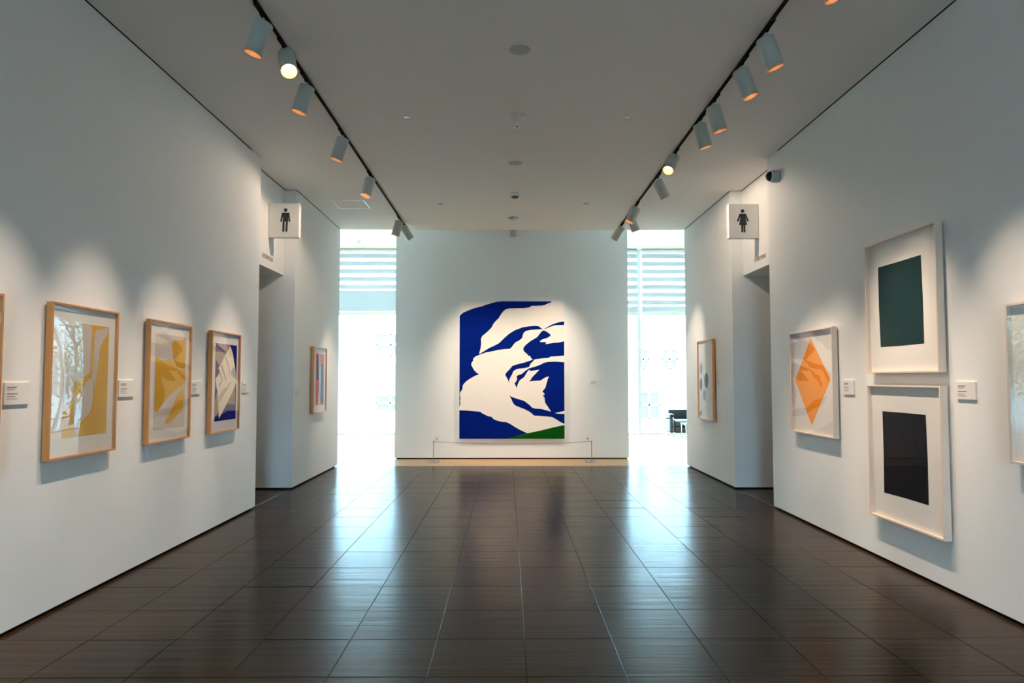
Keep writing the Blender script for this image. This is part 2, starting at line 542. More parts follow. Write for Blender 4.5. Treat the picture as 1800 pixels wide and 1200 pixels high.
P = 0.2125
reg = [(4.82 - k * P, 4.82 - k * P + 0.118) for k in range(5)]
left_b = reg + [(3.36, 3.36 + 0.565)]
right_b = [(4.82 - k * P, 4.82 - k * P + 0.118) for k in range(7)] + [(3.345, 3.49)]
shade(-6.22, -3.04, left_b, 'striped roller shade behind the left opening, solid cloth low down')
shade(3.68, 6.86, right_b, 'striped roller shade behind the right opening, stripes down to the bar')
for a, b, lab in ((-9.52, -6.34, 'leftmost striped roller shade of the lobby glazing'), (-2.92, 0.26, 'striped roller shade behind the left half of the end wall'),
                  (0.38, 3.56, 'striped roller shade behind the right half of the end wall'), (6.98, 10.16, 'rightmost striped roller shade of the lobby glazing')):
    shade(a, b, right_b, lab)

# ------------------------------------------------------------------ outside
structure('ground', 'pale paved forecourt outside the lobby', [((-40, YG + 0.2, -0.4), (40, 60, -0.06)), ((-40, -40, -0.4), (40, YB - 0.3, -0.06))], M['ground'])
bld = empty('building', (0, 26, -0.06), 'pale overexposed building across the forecourt', 'building')


def building():
    y = 0.0
    # facade wall with openings cut as a grid of boxes around the windows
    wins = [(4.98, 5.82, 0.06, 1.12), (4.98, 5.4, 1.95, 2.72), (5.9, 6.5, 1.95, 2.72), (-5.0, -3.9, 2.45, 3.3), (-5.0, -3.9, 0.36, 0.98),
            (-8.5, -7.2, 1.0, 2.6), (8.2, 9.6, 0.9, 2.6), (11.5, 12.9, 0.9, 2.6), (-12.5, -11.2, 1.0, 2.6)]
    MB().box((-20, 0.12, 0), (20, 6, 6.2), M['facade']).build('wall', bld)
    xs = sorted({-20, 20} | {w[0] for w in wins} | {w[1] for w in wins})
    mb = MB()
    for a, b in zip(xs[:-1], xs[1:]):
        col = sorted([(w[2], w[3]) for w in wins if w[0] <= a + 1e-6 and w[1] >= b - 1e-6])
        z = 0.0
        for z0, z1 in col:
            mb.box((a, 0, z), (b, 0.12, z0), M['facade']); z = z1
        mb.box((a, 0, z), (b, 0.12, 6.2), M['facade'])
    mb.build('facade', bld)
    MB().box((-20.2, -0.25, 6.2), (20.2, 6.2, 6.45), M['facade']).build('roof', bld)
    for x0, x1, z0, z1 in wins:
        f = MB()
        f.box((x0, 0.03, z0), (x0 + .05, 0.09, z1), M['facade']).box((x1 - .05, 0.03, z0), (x1, 0.09, z1), M['facade'])
        f.box((x0, 0.03, z0), (x1, 0.09, z0 + .05), M['facade']).box((x0, 0.03, z1 - .05), (x1, 0.09, z1), M['facade'])
        xm, zm = (x0 + x1) / 2, (z0 + z1) / 2
        f.box((xm - .04, 0.03, z0), (xm + .04, 0.09, z1), M['facade']).box((x0, 0.03, zm - .04), (x1, 0.09, zm + .04), M['facade'])
        fo = f.build('window', bld)
        MB().box((x0, 0.07, z0), (x1, 0.10, z1), M['facade_glass']).build('pane', fo)


building()


def tree(x, y, h, label, seed):
    rnd = random.Random(seed)
    root = empty('tree', (x, y, -0.06), label, 'tree', 'trees in the forecourt')
    tr = MB()
    tr.tube([(0, 0, 0), (.05, .02, h * .3), (-.04, .03, h * .6), (.03, 0, h * .92)], [.14, .11, .08, .03], M['bark'], 8)
    tips = []
    for k in range(9):
        a = rnd.uniform(0, 6.28); z = h * rnd.uniform(.12, .75); L = rnd.uniform(.7, 1.5)
        tip = (math.cos(a) * L, math.sin(a) * L, z + L * rnd.uniform(.5, 1.0))
        tr.tube([(0, 0, z), (tip[0] * .5, tip[1] * .5, (z + tip[2]) / 2 + .05), tip], [.055, .035, .012], M['bark'], 6)
        tips.append(Vector(tip))
    tips.append(Vector((0, 0, h * .95)))
    tr.build('trunk', root)
    lf = MB()
    for _ in range(3400):
        c = rnd.choice(tips) + Vector((rnd.gauss(0, .42), rnd.gauss(0, .42), rnd.gauss(0, .42)))
        u = Vector((rnd.uniform(-1, 1), rnd.uniform(-1, 1), rnd.uniform(-1, 1))).normalized()
        w = u.orthogonal().normalized()
        s = rnd.uniform(.06, .11)
        lf.face([c - u * s, c + w * s * .5, c + u * s, c - w * s * .5], M['leaf'])
    fo = lf.build('foliage', root)
    fo['kind'] = 'stuff'


tree(8.0, 21.3, 4.2, 'small leafy tree outside the glazing, right of the bench', 3)
tree(12.4, 22.6, 5.0, 'leafy tree outside the glazing at the far right', 5)
tree(-10.8, 21.3, 4.2, 'leafy tree outside the glazing at the far left', 9)
tree(-14.4, 22.6, 5.0, 'taller leafy tree at the far left, near the building', 11)

bn = empty('bench', (7.6, 19.14, -0.06), 'low slatted bench outside under the trees', 'bench')
for k in range(4):
    MB().box((-.9, -.22 + k * .115, .40), (.9, -.13 + k * .115, .43), M['bark']).build('slat', bn)
for sx in (-.75, .75):
    MB().box((sx - .03, -.2, 0), (sx + .03, .2, .40), M['alu']).build('leg', bn)


# ------------------------------------------------------------------ framed pictures
def framed(name, side, yn, yf, zb, zt, frame_mat, label, layers, mat_base='mat', depth=0.055, recess=0.017, fw=0.014, group=None, bow=-0.001, glaze='acrylic'):
    """picture on a side wall. layers: (material key, [(y, z), ...]) printed on the sheet, in world metres"""
    s = 1 if side == 'L' else -1
    X = XL if side == 'L' else XR
    yc, zc = (yn + yf) / 2, (zb + zt) / 2
    root = empty('framed_print', (X + s * 0.012, yc, zb), label, 'picture', group)
    w, h = abs(yf - yn) / 2, zt - zb
    d = depth - 0.012
    px = lambda x: s * x

    def bar(y0, y1, z0, z1, nm='frame_bar'):
        xs = sorted((px(0.0), px(d)))
        MB().box((xs[0], y0, z0), (xs[1], y1, z1), frame_mat, 0.0016).build(nm, root)
    bar(-w, -w + fw, 0, h); bar(w - fw, w, 0, h)
    bar(-w + fw, w - fw, 0, fw); bar(-w + fw, w - fw, h - fw, h)
    xs = sorted((px(-0.012), px(0.006)))
    MB().box((xs[0], -w + .03, .03), (xs[1], w - .03, h - .03), M['backing']).build('backing', root)
    pd = d - 0.006 - recess
    xs = sorted((px(0.006), px(pd)))
    MB().box((xs[0], -w + fw, fw), (xs[1], w - fw, h - fw), M[mat_base]).build('mat_board', root)
    if layers:
        ink = MB()
        for k, (mk, pts) in enumerate(layers):
            ink.poly([(px(pd + 0.0005 + 0.0004 * k), y - yc, z - zb) for y, z in pts], M[mk])
        ink.build('print', root)
    # glazing: gently bowed sheet
    gz = MB(); N = 10
    front, back = [], []
    for i in range(N + 1):
        for j in range(N + 1):
            y = (-w + fw) + (2 * w - 2 * fw) * i / N; z = fw + (h - 2 * fw) * j / N
            b = bow * math.sin(math.pi * i / N) * math.sin(math.pi * j / N)
            front.append((px(d - 0.005 - b), y, z)); back.append((px(d - 0.008 - b), y, z))
    idx = lambda i, j: i * (N + 1) + j
    fs = []
    for i in range(N):
        for j in range(N):
            q = (idx(i, j), idx(i + 1, j), idx(i + 1, j + 1), idx(i, j + 1))
            fs.append(q if s > 0 else q[::-1])
    gz.faces(front, fs, M[glaze], True)
    gz.faces(back, [f[::-1] for f in fs], M[glaze], True)
    gz.build('glazing', root)
    return root


OAK, PALE = M['oak'], M['pale']
OG = 'oak framed prints on the left wall'
framed('print', 'L', 3.18, 3.934, 0.975, 1.992, OAK, 'oak framed picture cut off by the left edge of the photo', [('ochre', [(3.3, 1.12), (3.78, 1.12), (3.78, 1.88), (3.3, 1.88)])], group=OG)
framed('print', 'L', 4.353, 5.097, 0.981, 1.998, OAK, 'oak framed ochre and beige print nearest on the left wall, glass reflecting trees', [
    ('ochre', [(4.51, 1.882), (5.008, 1.882), (5.008, 1.112), (4.51, 1.112)]),
    ('beige', [(4.521, 1.879), (4.761, 1.879), (4.792, 1.879), (4.806, 1.837), (4.799, 1.746), (4.792, 1.549), (4.751, 1.529), (4.69, 1.498), (4.63, 1.487), (4.618, 1.39), (4.578, 1.337), (4.517, 1.334)]),
    ('beige', [(4.856, 1.847), (4.923, 1.86), (4.992, 1.876), (5.006, 1.869), (4.988, 1.827), (4.937, 1.777), (4.901, 1.723), (4.886, 1.624), (4.872, 1.532), (4.854, 1.441), (4.834, 1.487), (4.816, 1.515), (4.821, 1.537), (4.831, 1.634), (4.833, 1.737), (4.835, 1.805)]),
    ('beige', [(4.75, 1.481), (4.789, 1.5), (4.817, 1.506), (4.834, 1.458), (4.833, 1.373), (4.815, 1.289), (4.774, 1.25), (4.73, 1.227), (4.696, 1.201), (4.696, 1.377)]),
    ('beige', [(4.618, 1.379), (4.656, 1.389), (4.682, 1.312), (4.697, 1.179), (4.67, 1.113), (4.64, 1.118)]),
], group=OG, bow=-0.004, glaze='near_glass')
framed('print', 'L', 5.548, 6.283, 0.972, 1.993, OAK, 'oak framed print of flowing ochre shapes, second from the near end of the left wall', [
    ('beige', [(5.667, 1.882), (6.212, 1.882), (6.212, 1.079), (5.667, 1.079)]),
    ('ochre', [(5.976, 1.836), (6.007, 1.845), (6.061, 1.846), (6.116, 1.846), (6.167, 1.865), (6.199, 1.867), (6.201, 1.779), (6.202, 1.618), (6.185, 1.596), (6.107, 1.597), (6.041, 1.613), (5.993, 1.656), (5.972, 1.696), (5.97, 1.738), (5.945, 1.778), (5.952, 1.814)]),
    ('ochre', [(5.682, 1.679), (5.697, 1.689), (5.72, 1.683), (5.75, 1.671), (5.79, 1.662), (5.85, 1.662), (5.911, 1.676), (5.952, 1.675), (5.985, 1.65), (6.03, 1.613), (6.096, 1.591), (6.203, 1.591), (6.201, 1.5), (6.183, 1.46), (6.158, 1.455), (6.148, 1.431), (6.104, 1.435), (6.061, 1.417), (5.977, 1.387), (5.916, 1.357), (5.857, 1.321), (5.808, 1.292), (5.771, 1.259), (5.743, 1.238), (5.695, 1.235), (5.679, 1.254), (5.674, 1.461), (5.68, 1.608)]),
    ('ochre', [(6.155, 1.424), (6.181, 1.404), (6.175, 1.245), (6.159, 1.219), (6.052, 1.177), (5.969, 1.136), (5.928, 1.122), (5.877, 1.125), (5.856, 1.135), (5.905, 1.175), (5.983, 1.263), (6.044, 1.334), (6.11, 1.403)]),
], group=OG)
framed('print', 'L', 6.713, 7.433, 0.964, 1.984, OAK, 'oak framed navy print with a cream arrow of folded bands, beside the left passage', [
    ('navy', [(6.84, 1.864), (7.375, 1.864), (7.375, 1.08), (6.84, 1.08)]),
    ('taupe', [(6.882, 1.862), (7.19, 1.862), (7.201, 1.85), (7.147, 1.802), (7.102, 1.79), (7.035, 1.804), (6.96, 1.826), (6.899, 1.849)]),
    ('taupe', [(6.846, 1.829), (6.925, 1.807), (7.023, 1.783), (7.093, 1.776), (7.062, 1.747), (6.98, 1.68), (6.926, 1.638), (6.891, 1.673), (6.851, 1.691)]),
    ('taupe', [(6.85, 1.507), (6.872, 1.452), (6.907, 1.362), (6.933, 1.181), (6.876, 1.139), (6.842, 1.131), (6.841, 1.274), (6.881, 1.363), (6.894, 1.392), (6.851, 1.413)]),
    ('taupe', [(7.341, 1.436), (7.34, 1.23), (7.201, 1.242), (7.138, 1.239), (7.26, 1.35)]),
    ('cream', [(7.194, 1.85), (7.238, 1.802), (7.268, 1.767), (7.316, 1.662), (7.352, 1.577), (7.374, 1.476), (7.273, 1.365), (7.161, 1.269), (6.948, 1.104), (6.933, 1.171), (6.907, 1.362), (6.867, 1.452), (6.846, 1.507), (6.905, 1.544), (6.948, 1.583), (6.911, 1.613), (6.961, 1.656), (7.062, 1.747)]),
    ('palegrey', [(7.26, 1.618), (7.326, 1.62), (7.352, 1.577), (7.373, 1.492), (7.29, 1.534), (7.23, 1.586)]),
    ('taupe', [(7.063, 1.733), (7.08, 1.739), (7.141, 1.674), (7.199, 1.581), (7.19, 1.573), (7.129, 1.658)]),
    ('taupe', [(6.962, 1.646), (6.981, 1.652), (7.046, 1.584), (7.102, 1.492), (7.093, 1.486), (7.024, 1.574)]),
    ('taupe', [(6.917, 1.583), (6.936, 1.587), (7.013, 1.499), (6.939, 1.427), (6.92, 1.43), (6.994, 1.497)]),
    ('taupe', [(7.215, 1.476), (7.226, 1.469), (6.933, 1.269), (6.927, 1.285)]),
    ('taupe', [(7.076, 1.42), (7.086, 1.413), (6.936, 1.309), (6.93, 1.323)]),
], group=OG)
framed('print', 'L', 10.243, 10.98, 0.99, 1.998, OAK, 'oak framed coral and blue print on the left wall past the restroom passage', [
    ('coral', [(10.43, 1.895), (10.88, 1.895), (10.88, 1.108), (10.43, 1.108)]),
    ('steelblue', [(10.515, 1.859), (10.566, 1.8), (10.588, 1.68), (10.589, 1.488), (10.463, 1.502), (10.48, 1.624), (10.498, 1.733)]),
    ('palegrey', [(10.569, 1.894), (10.657, 1.894), (10.711, 1.626), (10.697, 1.109), (10.561, 1.109), (10.594, 1.405)]),  # whitish reflection in the glass, painted into the print
    ('steelblue', [(10.706, 1.738), (10.838, 1.74), (10.844, 1.111), (10.693, 1.183)]),
], group=OG, glaze='soft_glass')
framed('print', 'R', 10.232, 11.045, 0.876, 2.116, OAK, 'oak framed print of grey ovals on the right wall past the restroom passage', [
    ('mat', [(10.25, 2.095), (11.027, 2.095), (11.027, 0.895), (10.25, 0.895)]),
    ('oval_grey', [(10.52, 1.483), (10.53, 1.436), (10.555, 1.397), (10.59, 1.37), (10.631, 1.36), (10.671, 1.369), (10.704, 1.395), (10.725, 1.435), (10.731, 1.482), (10.721, 1.53), (10.696, 1.57), (10.66, 1.596), (10.619, 1.605), (10.579, 1.596), (10.546, 1.569), (10.526, 1.529)]),
    ('oval_blue', [(10.652, 1.258), (10.66, 1.223), (10.679, 1.192), (10.706, 1.171), (10.738, 1.163), (10.77, 1.17), (10.796, 1.189), (10.813, 1.219), (10.817, 1.254), (10.809, 1.29), (10.789, 1.321), (10.761, 1.342), (10.729, 1.349), (10.698, 1.343), (10.672, 1.323), (10.656, 1.293)]),
    ('oval_blue', [(10.831, 1.675), (10.837, 1.64), (10.853, 1.611), (10.876, 1.592), (10.903, 1.585), (10.929, 1.592), (10.95, 1.612), (10.964, 1.642), (10.967, 1.677), (10.96, 1.712), (10.944, 1.741), (10.921, 1.761), (10.894, 1.767), (10.868, 1.759), (10.847, 1.739), (10.834, 1.71)]),
    ('oval_grey', [(10.855, 1.422), (10.862, 1.383), (10.876, 1.349), (10.897, 1.327), (10.92, 1.319), (10.943, 1.326), (10.961, 1.348), (10.973, 1.382), (10.975, 1.421), (10.969, 1.461), (10.954, 1.494), (10.933, 1.517), (10.91, 1.525), (10.888, 1.517), (10.869, 1.494), (10.858, 1.461)]),
    ('taupe', [(11.0, 0.96), (10.957, 0.997), (10.88, 1.0), (10.895, 0.951), (10.95, 0.92), (11.0, 0.92)]),
], glaze='soft_glass')
PG = 'pale framed prints on the right wall'
kw = dict(depth=0.066, recess=0.026, fw=0.015, group=PG, bow=-0.0008)
framed('print', 'R', 6.421, 7.394, 0.943, 2.002, PALE, 'pale framed print of an orange diamond, beside the right passage',
       [('orange', [(6.935, 1.922), (6.527, 1.50), (6.955, 1.033), (7.337, 1.49)])], **kw)
framed('print', 'R', 4.828, 5.80, 1.550, 2.640, PALE, 'upper pale framed print of a dark green rectangle',
       [('teal', [(5.643, 2.433), (5.335, 2.431), (5.052, 2.432), (5.043, 2.111), (5.042, 1.767), (5.328, 1.764), (5.635, 1.767), (5.646, 2.098)])], glaze='museum_glass', **kw)
framed('print', 'R', 4.825, 5.811, 0.365, 1.455, PALE, 'lower pale framed print of a black rectangle, hung under the dark green one',
       [('midnight', [(5.635, 1.239), (5.315, 1.24), (5.05, 1.238), (5.042, 0.912), (5.045, 0.576), (5.328, 0.578), (5.641, 0.573), (5.633, 0.914)])], glaze='museum_glass', **kw)
framed('print', 'R', 3.40, 4.174, 0.990, 1.963, PALE, 'pale framed picture cut off by the right edge of the photo',
       [('beige', [(4.03, 1.86), (3.54, 1.86), (3.54, 1.10), (4.03, 1.10)])], **kw)


# ------------------------------------------------------------------ the large painting
def painting():
    x0, x1, z0, z1 = -0.907, 1.077, 0.384, 2.984
    root = empty('painting', ((x0 + x1) / 2, YF - 0.003, z0), 'large unframed blue, white and green abstract canvas on the end wall', 'painting')
    w, h = (x1 - x0), (z1 - z0)
    MB().box((-w / 2, -0.052, 0), (w / 2, -0.012, h), M['canvas_white'], 0.004).build('canvas', root)
    MB().box((-w / 2 + .1, -0.012, .1), (w / 2 - .1, 0.0, h - .1), M['backing']).build('stretcher', root)

    def cv(pts):
        out = []
        for px, py in pts:
            u = min(max((px - 41) / 842.0, 0.0), 1.0); v = min(max((py - 48) / 1105.0, 0.0), 1.0)
            out.append((-w / 2 + u * w, -0.0526, h - v * h))
        return out
    L = 36
    R = 886
    shapes = [
        [(L, 165), (55, 152), (70, 140), (110, 122), (160, 103), (215, 90), (250, 77), (300, 62), (340, 52), (380, 44), (785, 44), (770, 60), (745, 68), (725, 80), (700, 83),
         (620, 85), (605, 97), (560, 103), (500, 104), (440, 106), (410, 115), (390, 132), (375, 152), (355, 185), (330, 210), (310, 235), (300, 258), (270, 290), (240, 315),
         (222, 330), (213, 355), (215, 390), (210, 430), (198, 470), (205, 472), (240, 450), (280, 425), (330, 402), (360, 385), (400, 345), (440, 310), (490, 280), (550, 258),
         (600, 250), (650, 246), (680, 250), (700, 268), (716, 275), (700, 275), (660, 276), (610, 280), (575, 288), (555, 305), (548, 330), (545, 345), (520, 365), (490, 380),
         (470, 405), (455, 425), (445, 432), (400, 435), (350, 442), (300, 453), (250, 463), (215, 475), (190, 485), (165, 497), (152, 510), (150, 530), (138, 545), (135, 560),
         (145, 580), (160, 605), (180, 625), (200, 638), (170, 648), (130, 670), (100, 690), (75, 715), (65, 735), (68, 745), (60, 765), (48, 780), (45, 800), (50, 835),
         (45, 850), (50, 870), (44, 890), (L, 900)],
        [(718, 283), (745, 295), (775, 318), (770, 330), (745, 345), (710, 355), (690, 368), (688, 378), (730, 377), (740, 380), (730, 395), (760, 390), (800, 383), (845, 380), (R, 370),
         (R, 487), (830, 492), (770, 495), (760, 505), (700, 510), (660, 515), (632, 521), (615, 505), (610, 492), (595, 488), (580, 470), (560, 455), (552, 435), (560, 415), (580, 395),
         (610, 370), (645, 350), (665, 338), (680, 318), (700, 293)],
        [(722, 272), (745, 258), (780, 238), (830, 220), (R, 210), (R, 240), (850, 240), (810, 242), (770, 255), (740, 268), (722, 275)],
        [(636, 516), (600, 530), (560, 543), (500, 558), (465, 570), (445, 595), (420, 620), (407, 640), (415, 655), (430, 680), (437, 708), (440, 685), (450, 660), (465, 635), (472, 615),
         (490, 600), (520, 592), (560, 588), (598, 580), (605, 568), (612, 550), (625, 540), (640, 522)],
        [(R, 540), (820, 535), (750, 537), (720, 545), (690, 560), (650, 575), (605, 587), (575, 605), (540, 635), (510, 645), (498, 655), (505, 675), (495, 695), (482, 710), (490, 725),
         (500, 748), (510, 715), (525, 685), (560, 660), (575, 635), (590, 610), (605, 600), (610, 612), (650, 605), (683, 600), (665, 618), (650, 635), (625, 660), (610, 685), (600, 695),
         (640, 690), (690, 688), (720, 668), (740, 658), (760, 655), (750, 675), (740, 710), (730, 745), (715, 765), (705, 775), (722, 790), (725, 800), (708, 808), (722, 820), (725, 840),
         (728, 865), (745, 890), (765, 920), (776, 936), (700, 915), (650, 912), (625, 905), (600, 880), (560, 850), (510, 835), (470, 822), (443, 808), (455, 830), (470, 865), (485, 885),
         (520, 900), (560, 915), (600, 935), (620, 950), (640, 968), (700, 972), (740, 975), (785, 980), (820, 1000), (850, 1020), (R, 1034), (R, 955), (840, 953), (805, 948), (850, 938), (R, 930)],
        [(L, 925), (100, 927), (160, 932), (210, 937), (225, 950), (250, 962), (265, 970), (300, 978), (315, 995), (335, 1005), (380, 1017), (420, 1020), (450, 1035), (480, 1055), (530, 1083),
         (585, 1108), (500, 1128), (415, 1156), (L, 1156)],
    ]
    blue = MB()
    for s in shapes:
        blue.poly(cv(s), M['blue'])
    tag(blue.build('blue_paint', root), 'flat ultramarine shapes')
    gr = MB().poly(cv([(415, 1156), (500, 1128), (585, 1109), (700, 1085), (800, 1060), (R, 1043), (R, 1156)]), M['green']).build('green_paint', root)
    tag(gr, 'dark green slope in the lower right corner')


painting()


# ------------------------------------------------------------------ wall plaques
def plaque(side, y, z, w, h, label, lines, group='wall plaques beside the pictures'):
    s = 1 if side == 'L' else -1
    X = XL if side == 'L' else XR
    t = 0.012
    xs = sorted((0.0, s * t))
    o = MB().box((xs[0], -w / 2, -h / 2), (xs[1], w / 2, h / 2), M['plaque'], 0.0015).build('plaque', None, (X, y, z))
    tag(o, label, 'label', group)
    for k, (dz, L, ht) in enumerate(lines):
        a = s * t; b = s * (t + 0.0006)
        x0, x1 = sorted((a, b))
        ya, yb = (-w / 2 + .02, -w / 2 + .02 + L) if side == 'L' else (w / 2 - .02 - L, w / 2 - .02)
        MB().box((x0, ya, h / 2 - dz - ht), (x1, yb, h / 2 - dz), M['grey_ink']).build('text_line', o)
    return o


TXT = [(.026, .078, .008), (.040, .062, .005), (.064, .088, .007), (.082, .066, .004), (.096, .085, .004)]
plaque('L', 4.122, 1.416, 0.21, 0.133, 'white plaque at the left edge of the photo, before the nearest whole oak frame', TXT)
plaque('L', 5.300, 1.430, 0.21, 0.130, 'white plaque between the first and second oak frames of the left wall', TXT)
plaque('L', 6.476, 1.420, 0.20, 0.120, 'white plaque between the flowing ochre print and the navy print', TXT)
plaque('L', 7.706, 1.412, 0.19, 0.122, 'white plaque between the navy print and the left passage corner', TXT)
plaque('L', 11.13, 1.415, 0.15, 0.08, 'small white plaque past the coral and blue print', TXT[:1])
plaque('R', 6.236, 1.427, 0.19, 0.133, 'white plaque beside the orange diamond print', TXT)
plaque('R', 4.636, 1.424, 0.195, 0.122, 'white plaque beside the two dark rectangle prints', TXT)
plaque('R', 10.04, 1.436, 0.19, 0.107, 'white plaque beside the grey oval print', TXT[:2])
o = MB().box((-.113, -.012, -.06), (.113, 0, .06), M['plaque'], .0015).build('plaque', None, (1.682, YF, 1.427))
tag(o, 'white plaque on the end wall, right of the large painting', 'label', 'wall plaques beside the pictures')
for dz, L, ht in ((.03, .10, .012), (.06, .08, .006)):
    MB().box((-.095, -.0126, .06 - dz - ht), (-.095 + L, -.012, .06 - dz), M['grey_ink']).build('text_line', o)
o = MB()
for k in range(3):
    o.box((0.0, -.1, -.03 + k * .026), (.002, .08 - .03 * k, -.022 + k * .026), M['palegrey'])
tag(o.build('wall_lettering', None, (XL, 9.62, 1.32)), 'faint grey lettering on the left wall block, near its front corner', 'lettering')


# ------------------------------------------------------------------ restroom signs
def disc(cx, cz, r, n=20):
    return [(cx + r * math.cos(2 * math.pi * k / n), cz + r * math.sin(2 * math.pi * k / n)) for k in range(n)]


def capsule(x0, z0, x1, z1, r):
    d = Vector((x1 - x0, z1 - z0)); a = math.atan2(d.y, d.x)
    out = [(x1 + r * math.cos(a + t * math.pi / 6), z1 + r * math.sin(a + t * math.pi / 6)) for t in range(-3, 4)]
    out += [(x0 + r * math.cos(a + math.pi + t * math.pi / 6), z0 + r * math.sin(a + math.pi + t * math.pi / 6)) for t in range(-3, 4)]
    return out


def sign(x0, x1, y, z0, z1, t, label, figure, px0, pz0, per):
    """panel standing out from the header; figure polygons in source units, px0/pz0 their origin"""
    root = empty('restroom_sign', ((x0 + x1) / 2, y, z0), label, 'sign')
    w = (x1 - x0) / 2
    MB().box((-w, 0, 0), (w, t, z1 - z0), M['sign'], 0.004).build('panel', root)
    pic = MB()
    for poly in figure:
        pic.prism([((a - px0) * per, -0.0016, (pz0 - b) * per + (z1 - z0) / 2) for a, b in poly], (0, 0.0016, 0), M['ink'])
    tag(pic.build('pictogram', root), 'black standing figure')
    xa = -w if x0 < 0 else w
    sgn = -1 if x0 < 0 else 1
    xs = sorted((xa, xa + sgn * 0.03))
    MB().box((xs[0], t * .3, .03), (xs[1], t * .7, z1 - z0 - .03), M['alu']).build('bracket', root)
    return root


man = [disc(483, 175, 72), [(340, 275), (625, 275), (640, 300), (600, 330), (585, 480), (578, 620), (385, 620), (382, 480), (368, 330), (325, 300)],
       capsule(365, 310, 308, 615, 31), capsule(602, 310, 640, 615, 31), capsule(412, 600, 400, 1010, 40), capsule(537, 600, 524, 1010, 40)]
# source scale: 982 px across 45 image px; sign 63 px wide = 0.437 m
sign(-3.108, -2.715, 8.82, 3.345, 3.795, 0.09, 'white projecting restroom sign with a man, over the left passage', man, 420, 580, 0.437 / (61 * 982 / 45.0))
woman = [disc(513, 240, 72), [(405, 345), (625, 345), (640, 380), (620, 480), (690, 795), (365, 795), (430, 500), (410, 430)],
         capsule(415, 380, 325, 630, 34), capsule(615, 380, 725, 630, 34), capsule(490, 780, 490, 1070, 36), capsule(578, 780, 582, 1070, 36)]
sign(2.895, 3.286, 8.82, 3.345, 3.795, 0.09, 'white projecting restroom sign with a woman, over the right passage', woman, 555, 640, 0.437 / (61 * 1091 / 50.0))


def letter_mesh(ch, size, depth):
    cu = bpy.data.curves.new('letter', 'FONT')
    cu.body = ch; cu.size = size; cu.extrude = depth / 2; cu.resolution_u = 3
    to = bpy.data.objects.new('letter', cu)
    COL.objects.link(to)
    dg = bpy.context.evaluated_depsgraph_get(); dg.update()
    me = bpy.data.meshes.new_from_object(to.evaluated_get(dg))
    w = max((v.co.x for v in me.vertices), default=0) + 0.008
    bpy.data.objects.remove(to); bpy.data.curves.remove(cu)
    me.materials.clear(); me.materials.append(M['tan_metal'])
    return me, w


def header_letters(x, s, y0, y1, z, label):
    """small raised metal word on the header face"""
    root = empty('raised_lettering', (x, y0, z), label, 'lettering')
    p = 0.0
    rot = (math.pi / 2, 0, math.pi / 2 * s)
    out = []
    for c in 'RESTROOM':
        me, w = letter_mesh(c, 0.078, 0.010)
        o = bpy.data.objects.new('letter', me); COL.objects.link(o); o.parent = root
        o.rotation_euler = rot
        out.append((o, p)); p += w
    k = (y1 - y0) / p
    for o, q in out:
        o.scale = (k, 1, 1)
        o.location = (s * 0.005, q * k, 0) if s > 0 else (s * 0.005, (y1 - y0) - q * k, 0)


header_letters(-3.112, 1, 8.60, 8.99, 3.055, 'small raised metal word on the left header, under the sign')
header_letters(3.29, -1, 8.60, 8.99, 3.055, 'small raised metal word on the right header, under the sign')

# ------------------------------------------------------------------ track lighting
TXL, TXR = -1.757, 1.938
for x, lab in ((TXL, 'black lighting track on the left of the ceiling'), (TXR, 'black lighting track on the right of the ceiling')):
    root = empty('lighting_track', (x, 0, CEIL), lab, 'track', 'black lighting tracks on the ceiling')
    MB().box((-.010, 1.0, -.020), (-.004, 11.82, 0), M['track']).box((.004, 1.0, -.020), (.010, 11.82, 0), M['track']).box((-.010, 1.0, -.006), (.010, 11.82, 0), M['track']).build('rail', root)
    MB().box((-.011, 11.82, -.021), (.011, 11.85, 0), M['track'], .002).build('end_cap', root)

R_, LEN = 0.066, 0.245
axis_body = Matrix.Identity(4)
body_me = MB().lathe([(0.0, 0.0), (R_ - .006, 0.0), (R_, -.006), (R_, -LEN), (R_ - .004, -LEN), (R_ - .004, -LEN + .095)], M['lamp_body'], 28).mesh('body')
refl_me = MB().lathe([(R_ - .0045, -LEN + .002), (R_ - .006, -LEN + .05), (.050, -LEN + .09)], M['lamp_inner'], 28).mesh('reflector')
lens_me = MB().lathe([(.051, -LEN + .089), (.03, -LEN + .085), (0.0, -LEN + .083)], M['lens'], 24).mesh('lens')
rim_me = MB().lathe([(R_ + .0006, -LEN + .010), (R_ + .0006, -LEN - .001), (R_ - .005, -LEN - .001), (R_ - .005, -LEN + .004)], M['lamp_inner'], 28).mesh('rim')
adapter_me = MB().box((-.013, -.085, -.036), (.013, .085, -.0205), M['track'], .003).box((-.011, .03, -.046), (.011, .085, -.034), M['track'], .002).mesh('adapter')
n_spot = [0]


